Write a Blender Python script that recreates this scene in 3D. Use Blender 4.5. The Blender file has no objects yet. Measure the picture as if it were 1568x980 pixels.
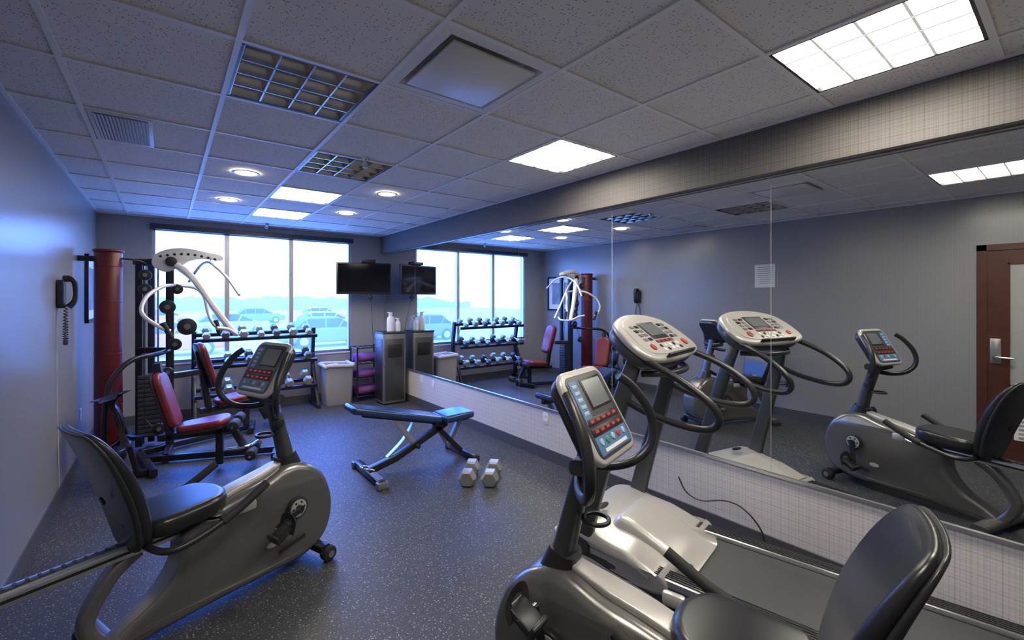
import bpy, bmesh, math, random
from mathutils import Vector, Matrix, Euler
from mathutils.geometry import tessellate_polygon
random.seed(4)
sc=bpy.context.scene
COL=bpy.context.collection
H=2.632; CAMZ=1.585; XL=-.666; XR=3.013; XS=2.935; YL=7.2; YB=-1.4; ZMT=2.345; ZMB=.505
# ------------------------------------------------------------------ camera
cd=bpy.data.cameras.new('camera'); cam=bpy.data.objects.new('camera',cd); COL.objects.link(cam); sc.camera=cam
cam.location=(0,0,CAMZ); cam.rotation_euler=(math.radians(90),0,-math.radians(36.732))
cd.sensor_width=36; cd.lens=678.17/1568*36; cd.shift_x=25.2/1568; cd.shift_y=-32.7/1568; cd.clip_start=.02
# ------------------------------------------------------------------ materials
def new_mat(name):
    m=bpy.data.materials.new(name); m.use_nodes=True
    nt=m.node_tree; return m,nt,nt.nodes['Principled BSDF']
def mat(name,col,rough=.5,metal=0,noise=.06,nscale=40,bump=0,emis=None,es=0,spec=None,coat=0):
    m,nt,b=new_mat(name)
    b.inputs['Roughness'].default_value=rough; b.inputs['Metallic'].default_value=metal
    if spec is not None: b.inputs['Specular IOR Level'].default_value=spec
    if coat: b.inputs['Coat Weight'].default_value=coat; b.inputs['Coat Roughness'].default_value=.1
    tc=nt.nodes.new('ShaderNodeTexCoord'); n=nt.nodes.new('ShaderNodeTexNoise'); n.inputs['Scale'].default_value=nscale; n.inputs['Detail'].default_value=3
    nt.links.new(tc.outputs['Object'],n.inputs['Vector'])
    r=nt.nodes.new('ShaderNodeMix'); r.data_type='RGBA'
    r.inputs[6].default_value=tuple(max(0,c*(1-noise)) for c in col)+(1,); r.inputs[7].default_value=tuple(min(1,c*(1+noise)) for c in col)+(1,)
    nt.links.new(n.outputs['Fac'],r.inputs[0]); nt.links.new(r.outputs[2],b.inputs['Base Color'])
    if bump:
        bp=nt.nodes.new('ShaderNodeBump'); bp.inputs['Strength'].default_value=bump; bp.inputs['Distance'].default_value=.002
        nt.links.new(n.outputs['Fac'],bp.inputs['Height']); nt.links.new(bp.outputs[0],b.inputs['Normal'])
    if emis: b.inputs['Emission Color'].default_value=tuple(emis)+(1,); b.inputs['Emission Strength'].default_value=es
    return m
def math_node(nt,op,a,b=None,c=None):
    n=nt.nodes.new('ShaderNodeMath'); n.operation=op
    for i,x in enumerate((a,b,c)):
        if x is None: continue
        if isinstance(x,(int,float)): n.inputs[i].default_value=x
        else: nt.links.new(x,n.inputs[i])
    return n.outputs[0]
def wallpaper(name,col,contrast=.16,period=.022,rough=.6,spec=.5):
    m,nt,b=new_mat(name); b.inputs['Roughness'].default_value=rough; b.inputs['Specular IOR Level'].default_value=spec
    tc=nt.nodes.new('ShaderNodeTexCoord'); sp=nt.nodes.new('ShaderNodeSeparateXYZ'); nt.links.new(tc.outputs['Object'],sp.inputs[0])
    h=math_node(nt,'ADD',sp.outputs[0],sp.outputs[1])
    def lines(c,p,w):
        f=math_node(nt,'FRACT',math_node(nt,'DIVIDE',c,p))
        return math_node(nt,'LESS_THAN',f,w)
    tot=math_node(nt,'ADD',lines(h,period,.25),lines(sp.outputs[2],period,.25))
    tot=math_node(nt,'ADD',tot,math_node(nt,'ADD',lines(h,period*2.63,.12),lines(sp.outputs[2],period*2.63,.12)))
    n=nt.nodes.new('ShaderNodeTexNoise'); n.inputs['Scale'].default_value=3; n.inputs['Detail'].default_value=4
    nt.links.new(tc.outputs['Object'],n.inputs['Vector'])
    tot=math_node(nt,'ADD',tot,math_node(nt,'MULTIPLY',n.outputs['Fac'],.5))
    fac=math_node(nt,'MULTIPLY',tot,contrast)
    r=nt.nodes.new('ShaderNodeMix'); r.data_type='RGBA'; r.inputs[6].default_value=tuple(col)+(1,); r.inputs[7].default_value=tuple(c*.25 for c in col)+(1,)
    nt.links.new(fac,r.inputs[0]); nt.links.new(r.outputs[2],b.inputs['Base Color'])
    return m
M_wall=wallpaper('wallpaper_beige_grid',(.66,.62,.58),.15,.019)
M_wallg=wallpaper('wallpaper_grey_linen',(.31,.305,.30),.09,.014)
M_wallL=wallpaper('wallpaper_grey_satin',(.27,.275,.29),.09,.014,.29,1.0)
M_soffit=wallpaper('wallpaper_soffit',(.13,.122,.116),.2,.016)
def speckle_floor():
    m,nt,b=new_mat('rubber_floor_speckled'); b.inputs['Roughness'].default_value=.5; b.inputs['Specular IOR Level'].default_value=.4
    tc=nt.nodes.new('ShaderNodeTexCoord')
    base=nt.nodes.new('ShaderNodeTexNoise'); base.inputs['Scale'].default_value=2.5; base.inputs['Detail'].default_value=5
    nt.links.new(tc.outputs['Object'],base.inputs['Vector'])
    r=nt.nodes.new('ShaderNodeMix'); r.data_type='RGBA'; r.inputs[6].default_value=(.034,.036,.041,1); r.inputs[7].default_value=(.052,.055,.062,1)
    nt.links.new(base.outputs['Fac'],r.inputs[0]); last=r.outputs[2]
    for sc_,th,colr,seed in ((75,.16,(.31,.33,.37,1),0),(130,.19,(.18,.20,.235,1),3),(55,.13,(.018,.019,.021,1),7)):
        mp=nt.nodes.new('ShaderNodeMapping'); mp.inputs['Location'].default_value=(seed,seed*.7,0); nt.links.new(tc.outputs['Object'],mp.inputs[0])
        v=nt.nodes.new('ShaderNodeTexVoronoi'); v.inputs['Scale'].default_value=sc_; nt.links.new(mp.outputs[0],v.inputs['Vector'])
        near=math_node(nt,'LESS_THAN',v.outputs['Distance'],th*1.6)
        s=nt.nodes.new('ShaderNodeSeparateColor'); nt.links.new(v.outputs['Color'],s.inputs[0])
        f=math_node(nt,'MULTIPLY',near,math_node(nt,'LESS_THAN',s.outputs[0],.38))
        x=nt.nodes.new('ShaderNodeMix'); x.data_type='RGBA'; nt.links.new(f,x.inputs[0]); nt.links.new(last,x.inputs[6]); x.inputs[7].default_value=colr; last=x.outputs[2]
    nt.links.new(last,b.inputs['Base Color'])
    bp=nt.nodes.new('ShaderNodeBump'); bp.inputs['Strength'].default_value=.15; n2=nt.nodes.new('ShaderNodeTexNoise'); n2.inputs['Scale'].default_value=180
    nt.links.new(tc.outputs['Object'],n2.inputs['Vector']); nt.links.new(n2.outputs['Fac'],bp.inputs['Height']); nt.links.new(bp.outputs[0],b.inputs['Normal'])
    return m
M_floor=speckle_floor()
def tile_mat():
    m,nt,b=new_mat('acoustic_ceiling_tile'); b.inputs['Roughness'].default_value=.85
    tc=nt.nodes.new('ShaderNodeTexCoord'); mp=nt.nodes.new('ShaderNodeMapping'); mp.inputs['Scale'].default_value=(1,.6,1); nt.links.new(tc.outputs['Object'],mp.inputs[0])
    v=nt.nodes.new('ShaderNodeTexVoronoi'); v.inputs['Scale'].default_value=105; nt.links.new(mp.outputs[0],v.inputs['Vector'])
    s=nt.nodes.new('ShaderNodeSeparateColor'); nt.links.new(v.outputs['Color'],s.inputs[0])
    f=math_node(nt,'MULTIPLY',math_node(nt,'LESS_THAN',v.outputs['Distance'],.28),math_node(nt,'LESS_THAN',s.outputs[1],.5))
    x=nt.nodes.new('ShaderNodeMix'); x.data_type='RGBA'; nt.links.new(f,x.inputs[0]); x.inputs[6].default_value=(.74,.70,.655,1); x.inputs[7].default_value=(.32,.30,.28,1)
    nt.links.new(x.outputs[2],b.inputs['Base Color']); return m
M_tile=tile_mat()
M_tbar=mat('ceiling_grid_metal',(.76,.73,.69),.45,0,.03)
M_vent=mat('vent_enamel',(.70,.67,.63),.4,0,.03)
M_black=mat('black_plastic',(.02,.02,.022),.35,0,.15,60)
M_blackm=mat('black_painted_steel',(.025,.026,.03),.3,.3,.15,60)
M_rub=mat('black_rubber',(.018,.018,.018),.7,0,.2,80,.3)
M_vinyl=mat('black_vinyl',(.016,.017,.02),.3,0,.15,50,.1)
M_vinylb=mat('black_vinyl_blue_sheen',(.018,.045,.14),.22,0,.15,50,.1)  # black bench pads; blue window sheen painted into the base colour
M_silver=mat('bike_gunmetal_plastic',(.18,.177,.168),.27,.6,.04,20)
M_silverd=mat('dark_grey_silver',(.085,.088,.09),.32,.5,.05,20)
M_light=mat('light_silver_plastic',(.48,.47,.445),.33,.3,.03,20)
M_gymw=mat('white_silver_powdercoat',(.72,.715,.70),.25,.15,.03,20)
M_alu=mat('brushed_aluminium',(.60,.60,.60),.28,.9,.08,90)
M_chrome=mat('chrome',(.75,.75,.76),.12,1,.03)
M_red=mat('red_vinyl',(.16,.017,.02),.36,0,.1,30,.1)
M_bagred=mat('red_bag_vinyl',(.12,.008,.012),.42,0,.12,12,.15)
M_white=mat('white_plastic',(.75,.74,.72),.4,0,.03)
M_grey=mat('grey_enamel_steel',(.20,.20,.205),.35,.4,.05)
M_base=mat('baseboard_vinyl_grey',(.07,.07,.075),.45,0,.05)
M_dbl=mat('dumbbell_grey_iron',(.38,.38,.36),.38,.55,.06,50)
M_dbd=mat('dumbbell_dark_iron',(.13,.13,.14),.4,.6,.1,50)
M_purple=mat('purple_foam',(.17,.05,.22),.7,0,.1)
M_cloth=mat('hamper_fabric',(.28,.27,.30),.9,0,.12,60,.3)
M_cloth2=mat('towel_white',(.52,.51,.50),.95,0,.12,80,.6)
M_wood=mat('mahogany_door',(.075,.022,.014),.35,0,.35,6)
M_paper=mat('white_paper',(.72,.74,.76),.8,0,.02)
M_ink=mat('printed_text',(.2,.2,.22),.8,0,.1)
M_screen=mat('tv_screen_glass',(.006,.006,.008),.08,0,.1)
M_lcd=mat('lcd_grey',(.13,.145,.155),.2,0,.1,300)
M_blue=mat('console_blue_overlay',(.09,.18,.34),.35,0,.1)
M_cyan=mat('console_cyan_key',(.30,.46,.58),.35,0,.1)
M_green=mat('console_green_key',(.07,.26,.16),.35,0,.1)
M_redk=mat('console_red_key',(.38,.05,.03),.35,0,.1)
M_led=mat('red_led_digits',(.28,.02,.02),.4,0,.1,30,0,(1,.06,.05),.18)
M_frost=mat('frosted_door_glass',(.36,.38,.37),.35,0,.03)
M_art=mat('art_print',(.25,.26,.3),.5,0,.5,5)
M_mirror,_nt,_b=new_mat('mirror_silvered_glass'); _b.inputs['Metallic'].default_value=1; _b.inputs['Roughness'].default_value=0.0; _b.inputs['Base Color'].default_value=(.80,.82,.81,1)
def emit(name,col,s):
    m,nt,b=new_mat(name); b.inputs['Base Color'].default_value=tuple(col)+(1,); b.inputs['Emission Color'].default_value=tuple(col)+(1,); b.inputs['Emission Strength'].default_value=s; return m
M_lamp=emit('fluorescent_lens',(1,.92,.80),30)
M_down=emit('downlight_lamp',(1,.88,.72),60)
M_lens=mat('lamp_louvre_white',(.6,.59,.56),.4,0,.02,20,0,(1,.97,.9),.3)
M_parab=mat('parabolic_louvre_aluminium',(.5,.475,.43),.2,1,.45,9)
def shade_mat():
    m,nt,b=new_mat('solar_shade_mesh'); out=nt.nodes['Material Output']
    tr=nt.nodes.new('ShaderNodeBsdfTransparent'); tl=nt.nodes.new('ShaderNodeBsdfTranslucent'); tl.inputs[0].default_value=(.9,.74,.55,1)
    mx=nt.nodes.new('ShaderNodeMixShader'); mx.inputs[0].default_value=.25
    nt.links.new(tr.outputs[0],mx.inputs[1]); nt.links.new(tl.outputs[0],mx.inputs[2]); nt.links.new(mx.outputs[0],out.inputs[0]); return m
M_shade=shade_mat()
# ------------------------------------------------------------------ geometry helpers
PAR=None; MX=Matrix.Identity(4)
def finish(name,verts,faces,m,smooth=True,parent='_'):
    me=bpy.data.meshes.new(name); me.from_pydata([tuple(MX@Vector(v)) for v in verts],[],faces)
    bm=bmesh.new(); bm.from_mesh(me); bmesh.ops.recalc_face_normals(bm,faces=bm.faces); bm.to_mesh(me); bm.free()
    o=bpy.data.objects.new(name,me); COL.objects.link(o)
    if m: me.materials.append(m)
    if smooth:
        for p in me.polygons: p.use_smooth=True
        try: me.set_sharp_from_angle(angle=math.radians(38))
        except Exception: pass
    if parent=='_':
        if PAR: o.parent=PAR
    return o
def group(name,loc=(0,0,0),rot=0):
    global PAR,MX
    e=bpy.data.objects.new(name,None); COL.objects.link(e); e.location=loc; e.rotation_euler=(0,0,rot); e.empty_display_size=.1
    PAR=e; MX=Matrix.Identity(4); return e
def top():
    global PAR,MX
    PAR=None; MX=Matrix.Identity(4)
def rotm(rx=0,ry=0,rz=0): return Euler((rx,ry,rz)).to_matrix().to_4x4()
def box(name,c,s,m,rot=(0,0,0),bev=.004,seg=2):
    R=rotm(*rot); c=Vector(c)
    bm=bmesh.new(); bmesh.ops.create_cube(bm,size=1)
    bmesh.ops.scale(bm,vec=Vector(s),verts=bm.verts)
    if bev>0:
        bev=min(bev,min(s)*.48); bmesh.ops.bevel(bm,geom=list(bm.edges),offset=bev,segments=seg,affect='EDGES',profile=.5)
    bm.verts.index_update()
    V=[c+(R@v.co) for v in bm.verts]; Fc=[[v.index for v in f.verts] for f in bm.faces]; bm.free()
    return finish(name,V,Fc,m,bev>0)
def sweep(name,pts,r,m,n=12,rect=None,smooth=True,sub=6,closed=False,up=None,radii=None,hole=None):
    P=[Vector(p) for p in pts]; RR=radii or [1]*len(P)
    if smooth and len(P)>2:
        Q=[];RQ=[];N=len(P); rng=range(N if closed else N-1)
        for i in rng:
            g=lambda k:P[k%N] if closed else P[max(0,min(N-1,k))]
            p0,p1,p2,p3=g(i-1),g(i),g(i+1),g(i+2)
            r1=RR[i%N]; r2=RR[(i+1)%N]
            for k in range(sub):
                t=k/sub
                Q.append(.5*((2*p1)+(-p0+p2)*t+(2*p0-5*p1+4*p2-p3)*t*t+(-p0+3*p1-3*p2+p3)*t**3)); RQ.append(r1*(1-t)+r2*t)
        if not closed: Q.append(P[-1]); RQ.append(RR[-1])
        P=Q; RR=RQ
    N=len(P); V=[];F=[]
    if rect:
        a,b=rect[0]/2,rect[1]/2; rd=min(a,b)*(rect[2] if len(rect)>2 else .3); prof=[]
        for cx_,cy_,st in ((a-rd,b-rd,0),(-a+rd,b-rd,90),(-a+rd,-b+rd,180),(a-rd,-b+rd,270)):
            for k in range(4):
                t=math.radians(st+k*30); prof.append((cx_+rd*math.cos(t),cy_+rd*math.sin(t)))
    else: prof=[(r*math.cos(2*math.pi*k/n),r*math.sin(2*math.pi*k/n)) for k in range(n)]
    K=len(prof); prev=None
    for i,p in enumerate(P):
        if closed: t=P[(i+1)%N]-P[(i-1)%N]
        else: t=P[min(N-1,i+1)]-P[max(0,i-1)]
        if t.length<1e-9: t=Vector((0,0,1))
        t.normalize()
        ref=Vector(up) if up else (prev if prev else (Vector((0,0,1)) if abs(t.z)<.9 else Vector((1,0,0))))
        s=ref-t*ref.dot(t)
        if s.length<1e-4: s=t.orthogonal()
        s.normalize(); prev=s; w=t.cross(s)
        for a,b in prof: V.append(p+(w*a+s*b)*RR[i])
    for i in range(N if closed else N-1):
        for k in range(K):
            a=i*K+k;b=i*K+(k+1)%K;c=((i+1)%N)*K+(k+1)%K;d=((i+1)%N)*K+k; F.append([a,b,c,d])
    if not closed: F.append(list(range(K))[::-1]); F.append([(N-1)*K+k for k in range(K)])
    return finish(name,V,F,m)
def cyl(name,p1,p2,r,m,n=24,r2=None,bev=.0):
    if bev:
        p1,p2=Vector(p1),Vector(p2); d=(p2-p1); L=d.length; d.normalize(); q=bev
        return sweep(name,[p1,p1+d*q*.3,p1+d*q,p2-d*q,p2-d*q*.3,p2],r,m,n,smooth=False,radii=[1-q/r,1-q/r*.3,1,(r2 or r)/r,((r2 or r)-q*.3)/r,((r2 or r)-q)/r])
    return sweep(name,[p1,p2],r,m,n,smooth=False,radii=[1,(r2 or r)/r])
def smoothpoly(P,sub=5):
    N=len(P);Q=[]
    for i in range(N):
        p0,p1,p2,p3=[Vector((*P[(i+k)%N],0)) for k in (-1,0,1,2)]
        for k in range(sub):
            t=k/sub; q=.5*((2*p1)+(-p0+p2)*t+(2*p0-5*p1+4*p2-p3)*t*t+(-p0+3*p1-3*p2+p3)*t**3); Q.append((q.x,q.y))
    return Q
def rrect(w,h,r,n=5):
    Q=[]
    for cx_,cy_,st in ((w/2-r,h/2-r,0),(-w/2+r,h/2-r,90),(-w/2+r,-h/2+r,180),(w/2-r,-h/2+r,270)):
        for k in range(n+1):
            t=math.radians(st+90*k/n); Q.append((cx_+r*math.cos(t),cy_+r*math.sin(t)))
    return Q
def pillow(name,poly,w,rnd,m,T=None,bend=None,seg=5,both=True):
    """poly in (a,b) plane, thickness +-w along third axis, rounded rims. T maps (a,b,c)->space"""
    area=sum(poly[i][0]*poly[(i+1)%len(poly)][1]-poly[(i+1)%len(poly)][0]*poly[i][1] for i in range(len(poly)))
    if area<0: poly=poly[::-1]
    N=len(poly); nor=[]
    for i in range(N):
        a=Vector(poly[i-1]);b=Vector(poly[(i+1)%N]); t=(b-a).normalized(); nor.append(Vector((t.y,-t.x)))
    layers=[]
    for k in range(seg+1):
        t=math.pi/2*k/seg; layers.append((-(w-rnd)-rnd*math.cos(t),rnd*(1-math.sin(t))))
    if both: layers+= [(-z,d) for z,d in layers[::-1]]
    else: layers+=[(w,0)]
    V=[];F=[]
    for z,d in layers:
        for i in range(N):
            q=Vector(poly[i])-nor[i]*d; V.append((q.x,q.y,z))
    L=len(layers)
    for l in range(L-1):
        for i in range(N):
            j=(i+1)%N; F.append([l*N+i,l*N+j,(l+1)*N+j,(l+1)*N+i])
    tris=tessellate_polygon([[Vector((V[i][0],V[i][1],0)) for i in range(N)]])
    for t in tris: F.append([t[2],t[1],t[0]]); F.append([(L-1)*N+i for i in t])
    if bend: V=[bend(*v) for v in V]
    if T is not None: V=[T@Vector(v) for v in V]
    return finish(name,V,F,m)
def frame_mat(o,ax,ay,az):
    ax,ay,az=[Vector(v).normalized() for v in (ax,ay,az)]
    return Matrix(((ax.x,ay.x,az.x,o[0]),(ax.y,ay.y,az.y,o[1]),(ax.z,ay.z,az.z,o[2]),(0,0,0,1)))
# ------------------------------------------------------------------ ROOM
top()
def slab(name,x0,x1,y0,y1,z0,z1,m): return box(name,((x0+x1)/2,(y0+y1)/2,(z0+z1)/2),(x1-x0,y1-y0,z1-z0),m,bev=0)
slab('floor',XL-.15,XR+.15,YB-.15,YL+.15,-.12,0,M_floor)
slab('wall_left',XL-.15,XL,YB-.15,YL+.15,0,H+.3,M_wallL)
slab('wall_right',XR+.006,XR+.15,YB-.15,YL+.15,0,H+.3,M_wall)
slab('wall_back',XL,XR,YB-.15,YB,0,H+.3,M_wallg)
WX0,WX1,WZ0,WZ1=-.135,2.43,.735,2.50
def multi_box(name,boxes,m):
    V=[];F=[]
    for (x0,x1,y0,y1,z0,z1) in boxes:
        b=len(V); V+=[(x0,y0,z0),(x1,y0,z0),(x1,y1,z0),(x0,y1,z0),(x0,y0,z1),(x1,y0,z1),(x1,y1,z1),(x0,y1,z1)]
        F+=[[b+i for i in f] for f in ((0,3,2,1),(4,5,6,7),(0,1,5,4),(1,2,6,5),(2,3,7,6),(3,0,4,7))]
    return finish(name,V,F,m,False)
multi_box('wall_window_side',[(XL,WX0,YL,YL+.15,0,H+.3),(WX1,XR,YL,YL+.15,0,H+.3),(WX0,WX1,YL,YL+.15,0,WZ0),(WX0,WX1,YL,YL+.15,WZ1,H+.3)],M_wallg)
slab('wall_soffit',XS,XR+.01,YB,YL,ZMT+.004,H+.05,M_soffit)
# ceiling : tiles
x0,y0=.24,.839; G=.61
fix={(0,2):'lou',(1,4):'lou',(3,0-1):'lit',(3,2):'lit',(1,6):'lit',(1,8):'lit',(0,-1):'lit',(1,1):'dif'}
V=[];F=[]
gl=(-.37,-.06,3.28,3.89)
def quad(x0_,x1_,y0_,y1_,z):
    b=len(V); V.extend([(x0_,y0_,z),(x1_,y0_,z),(x1_,y1_,z),(x0_,y1_,z)]); F.append([b,b+1,b+2,b+3])
for i in range(-2,6):
    for j in range(-4,11):
        if (i,j) in fix: continue
        a,b=max(x0+G*i,XL),min(x0+G*(i+1),XS); c,d=max(y0+G*j,YB),min(y0+G*(j+1),YL)
        if b-a<.01 or d-c<.01: continue
        quad(a,b,c,d,H+.006)
ceil=finish('ceiling',V,F,M_tile,False)
slab('ceiling_plenum',XL-.15,XR+.15,YB-.15,YL+.15,H+.3,H+.4,M_black)
bars=[]
for i in range(-2,6):
    x=x0+G*i
    if XL<x<XS: bars.append((x-.012,x+.012,YB,YL,H-.002,H+.03))
for j in range(-4,12):
    y=y0+G*j
    if YB<y<YL: bars.append((XL,XS,y-.012,y+.012,H-.0015,H+.03))
bars+=[(XL,XL+.022,YB,YL,H-.003,H+.02),(XS-.022,XS,YB,YL,H-.003,H+.02),(XL,XS,YL-.022,YL,H-.003,H+.02)]
gr=multi_box('grid_bars',bars,M_tbar); gr.parent=ceil
for (i,j),k in fix.items():
    a,c=x0+G*i+.012,y0+G*j+.012; b,d=a+G-.024,c+G-.024; cx_,cy_=(a+b)/2,(c+d)/2
    if k in('lit','lou'):
        group('recessed_troffer_light' if k=='lit' else 'parabolic_louvre_light',(cx_,cy_,H))
        w=(b-a)/2; t=.012
        MM=M_blackm
        multi_box('housing',[(-w,-w+t,-w,w,.0,.12),(w-t,w,-w,w,.0,.12),(-w,w,-w,-w+t,.0,.12),(-w,w,w-t,w,.0,.12)],MM)
        multi_box('top_pan',[(-w,w,-w,w,.118,.125)],M_parab if k=='lou' else M_lens)
        if k=='lit':
            multi_box('lens',[(-w+t,w-t,-w+t,w-t,.022,.028)],M_lamp)
            multi_box('louvre_blades',[(-w+t+(2*w-2*t)*q/4-.005,-w+t+(2*w-2*t)*q/4+.005,-w+t,w-t,.003,.0215) for q in (1,2,3)]+[(-w+t,w-t,-w+t+(2*w-2*t)*q/4-.005,-w+t+(2*w-2*t)*q/4+.005,.003,.0215) for q in (1,2,3)],M_lens)
        else:
            VV=[];FF=[]; iw=w-t
            n=4
            def blade(p0,p1,ax):
                b0=len(VV)
                for zz,o in ((.002,.004),(.02,.008),(.045,.018),(.07,.036),(.078,.05)):
                    for s in (-1,1):
                        for pp in (p0,p1):
                            q=list(pp); q[ax]+=s*o; VV.append((q[0],q[1],zz))
                for l in range(4):
                    k0=b0+l*4;k1=k0+4
                    FF.append([k0,k0+1,k1+1,k1]); FF.append([k0+2,k0+3,k1+3,k1+2])
                FF.append([b0,b0+1,b0+3,b0+2])
            for q in range(0,n+1):
                x=-iw+2*iw*q/n; blade((x,-iw),(x,iw),0)
            for q in range(0,5):
                y=-iw+2*iw*q/4; blade((-iw,y),(iw,y),1)
            finish('louvre_blades',VV,FF,M_parab,True)
            for q in (-.15,.15): cyl('tube_lamp',(q,-iw,.095),(q,iw,.095),.013,M_white)
    else:
        group('ceiling_air_diffuser',(cx_,cy_,H)); w=(b-a)/2
        VV=[(-w,-w,0),(w,-w,0),(w,w,0),(-w,w,0)]; e=w-.045; VV+=[(-e,-e,-.002),(e,-e,-.002),(e,e,-.002),(-e,e,-.002)]; e2=w-.09; VV+=[(-e2,-e2,.05),(e2,-e2,.05),(e2,e2,.05),(-e2,e2,.05)]
        FF=[[l*4+q,l*4+(q+1)%4,(l+1)*4+(q+1)%4,(l+1)*4+q] for l in (0,1) for q in range(4)]+[[8,9,10,11]]
        finish('cone',VV,FF,M_vent,False)
        box('face_plate',(0,0,-.004),(.44,.44,.012),M_vent,bev=.004)
group('return_air_grille',((gl[0]+gl[1])/2+.01,(gl[2]+gl[3])/2,H))
box('frame_back',(0,0,.0),(.29,.58,.008),M_vent,bev=.002)
box('grille_recess',(0,0,-.004),(.25,.52,.002),M_grey,bev=0)
for q in range(15): box('slat_%d'%(q+1),(-.115+q*.0165,0,-.009),(.0125,.5,.002),M_vent,rot=(0,.5,0),bev=0)
for (x,y) in ((.54,4.2),(.54,5.45),(1.78,4.2),(1.78,5.45)):
    group('recessed_downlight',(x,y,H))
    VV=[];FF=[];n=32
    for r,z in ((.105,0),(.1,-.006),(.083,-.006),(.075,.0)):
        for k in range(n): VV.append((r*math.cos(2*math.pi*k/n),r*math.sin(2*math.pi*k/n),z))
    for l in range(3):
        for k in range(n): FF.append([l*n+k,l*n+(k+1)%n,(l+1)*n+(k+1)%n,(l+1)*n+k])
    finish('trim_ring',VV,FF,M_white)
    cyl('lamp',(0,0,-.003),(0,0,.002),.078,M_down,32)
for (x,y) in ((1.2,3.24),(1.14,6.9)):
    group('fire_sprinkler',(x,y,H))
    cyl('escutcheon',(0,0,.006),(0,0,-.012),.035,M_chrome,24,.028); cyl('body',(0,0,-.01),(0,0,-.045),.009,M_chrome)
    sweep('yoke',[(.008,0,-.03),(.02,0,-.045),(.006,0,-.065),(-.006,0,-.065),(-.02,0,-.045),(-.008,0,-.03)],.003,M_chrome)
    cyl('deflector',(0,0,-.066),(0,0,-.068),.02,M_chrome)
# mirrors
ys=[YB,-.04,1.18,2.40,3.62,4.84,6.06,YL-.02]
top()
slab('trim_mirror_backing',XR+.004,XR+.0065,YB,YL,ZMB,ZMT,M_white)
for a,b in zip(ys[:-1],ys[1:]):
    slab('wall_mirror',XR-.0,XR+.004,a+.0018,b-.0018,ZMB,ZMT,M_mirror)
slab('trim_mirror_bottom',XR-.012,XR+.006,YB,YL,ZMB-.014,ZMB+.002,M_alu)
slab('trim_mirror_top',XR-.008,XR+.006,YB,YL,ZMT-.004,ZMT+.003,M_alu)
slab('baseboard_right',XR-.008,XR+.006,YB,YL,0,.11,M_base)
slab('baseboard_left',XL,XL+.01,.72,YL,0,.11,M_base)
slab('baseboard_window_side',XL,XR,YL-.01,YL,0,.11,M_base)
# window
group('window_1',((WX0+WX1)/2,YL,0))
wx=(WX1-WX0)/2
fr=[(-wx,-wx+.035,.02,.08,WZ0,WZ1),(wx-.035,wx,.02,.08,WZ0,WZ1),(-wx,wx,.02,.08,WZ1-.03,WZ1),(-wx,wx,.02,.08,WZ0,WZ0+.04)]
for X in (.695,1.53):
    q=X-(WX0+WX1)/2; fr.append((q-.03,q+.03,.02,.08,WZ0,WZ1))
multi_box('frame',fr,M_alu)
multi_box('sill',[(-wx,wx,-.015,.15,WZ0-.02,WZ0)],M_white)
multi_box('blind_cassette',[(-wx-.02,wx+.02,-.06,.0,WZ1-.02,WZ1+.05)],M_black)
finish('solar_shade',[(-wx+.03,.015,WZ0+.02),(wx-.03,.015,WZ0+.02),(wx-.03,.015,WZ1-.02),(-wx+.03,.015,WZ1-.02)],[[0,1,2,3]],M_shade,False)
multi_box('shade_hem_bar',[(-wx+.03,wx-.03,.008,.02,WZ0+.02,WZ0+.04)],M_alu)
# outlets
for (y,z) in ((3.21,.40),(5.51,.38),(5.86,.40)):
    group('wall_outlet',(XR+.004,y,z)); box('plate',(0,0,0),(.008,.075,.12),M_white,bev=.003)
    for dz in (-.025,.025): box('socket',(-.005,0,dz),(.003,.03,.03),M_vent,bev=.001)
group('wall_outlet',(XL,5.9,.45)); box('plate',(.003,0,0),(.008,.075,.12),M_white,bev=.003); box('socket',(.008,0,-.025),(.003,.03,.03),M_vent,bev=.001); box('socket_2',(.008,0,.025),(.003,.03,.03),M_vent,bev=.001)
# door in left wall (seen in mirror)
group('door_1',(XL,0,0))
multi_box('jamb',[(0,.03,.62,.69,0,2.13),(0,.03,-.37,-.30,0,2.13),(0,.03,-.37,.69,2.07,2.13)],M_wood)
multi_box('leaf',[(0,.018,.48,.62,0,2.07),(0,.018,-.30,-.16,0,2.07),(0,.018,-.16,.48,1.94,2.07),(0,.018,-.16,.48,0,.72)],M_wood)
multi_box('glass',[(0,.01,-.16,.48,.72,1.94)],M_frost)
multi_box('glass_bead',[(0,.024,.465,.48,.72,1.94),(0,.024,-.16,-.145,.72,1.94),(0,.024,-.16,.48,1.925,1.94),(0,.024,-.16,.48,.72,.735)],M_wood)
box('lock_plate',(.024,.56,1.06),(.014,.075,.25),M_alu,bev=.006)
cyl('lever_hub',(.02,.56,1.0),(.075,.56,1.0),.018,M_chrome); sweep('lever',[(.07,.56,1.0),(.072,.50,1.0),(.07,.44,.998)],.011,M_chrome)
multi_box('vent_frame',[(.018,.026,-.12,.44,.2,.62)],M_white)
for q in range(10): box('vent_slat_%d'%(q+1),(.032,.16,.23+q*.04),(.004,.5,.03),M_white,rot=(0,.5,0),bev=0)
# notice
group('paper_notice',(XL+.003,2.7,1.9)); multi_box('sheet',[(-.004,.0,-.13,.13,-.16,.16)],M_paper)
for q in range(9): multi_box('line_%d'%(q+1),[(0,.0006,-.1,.1-.04*random.random(),.12-q*.028,.126-q*.028)],M_ink)
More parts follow.
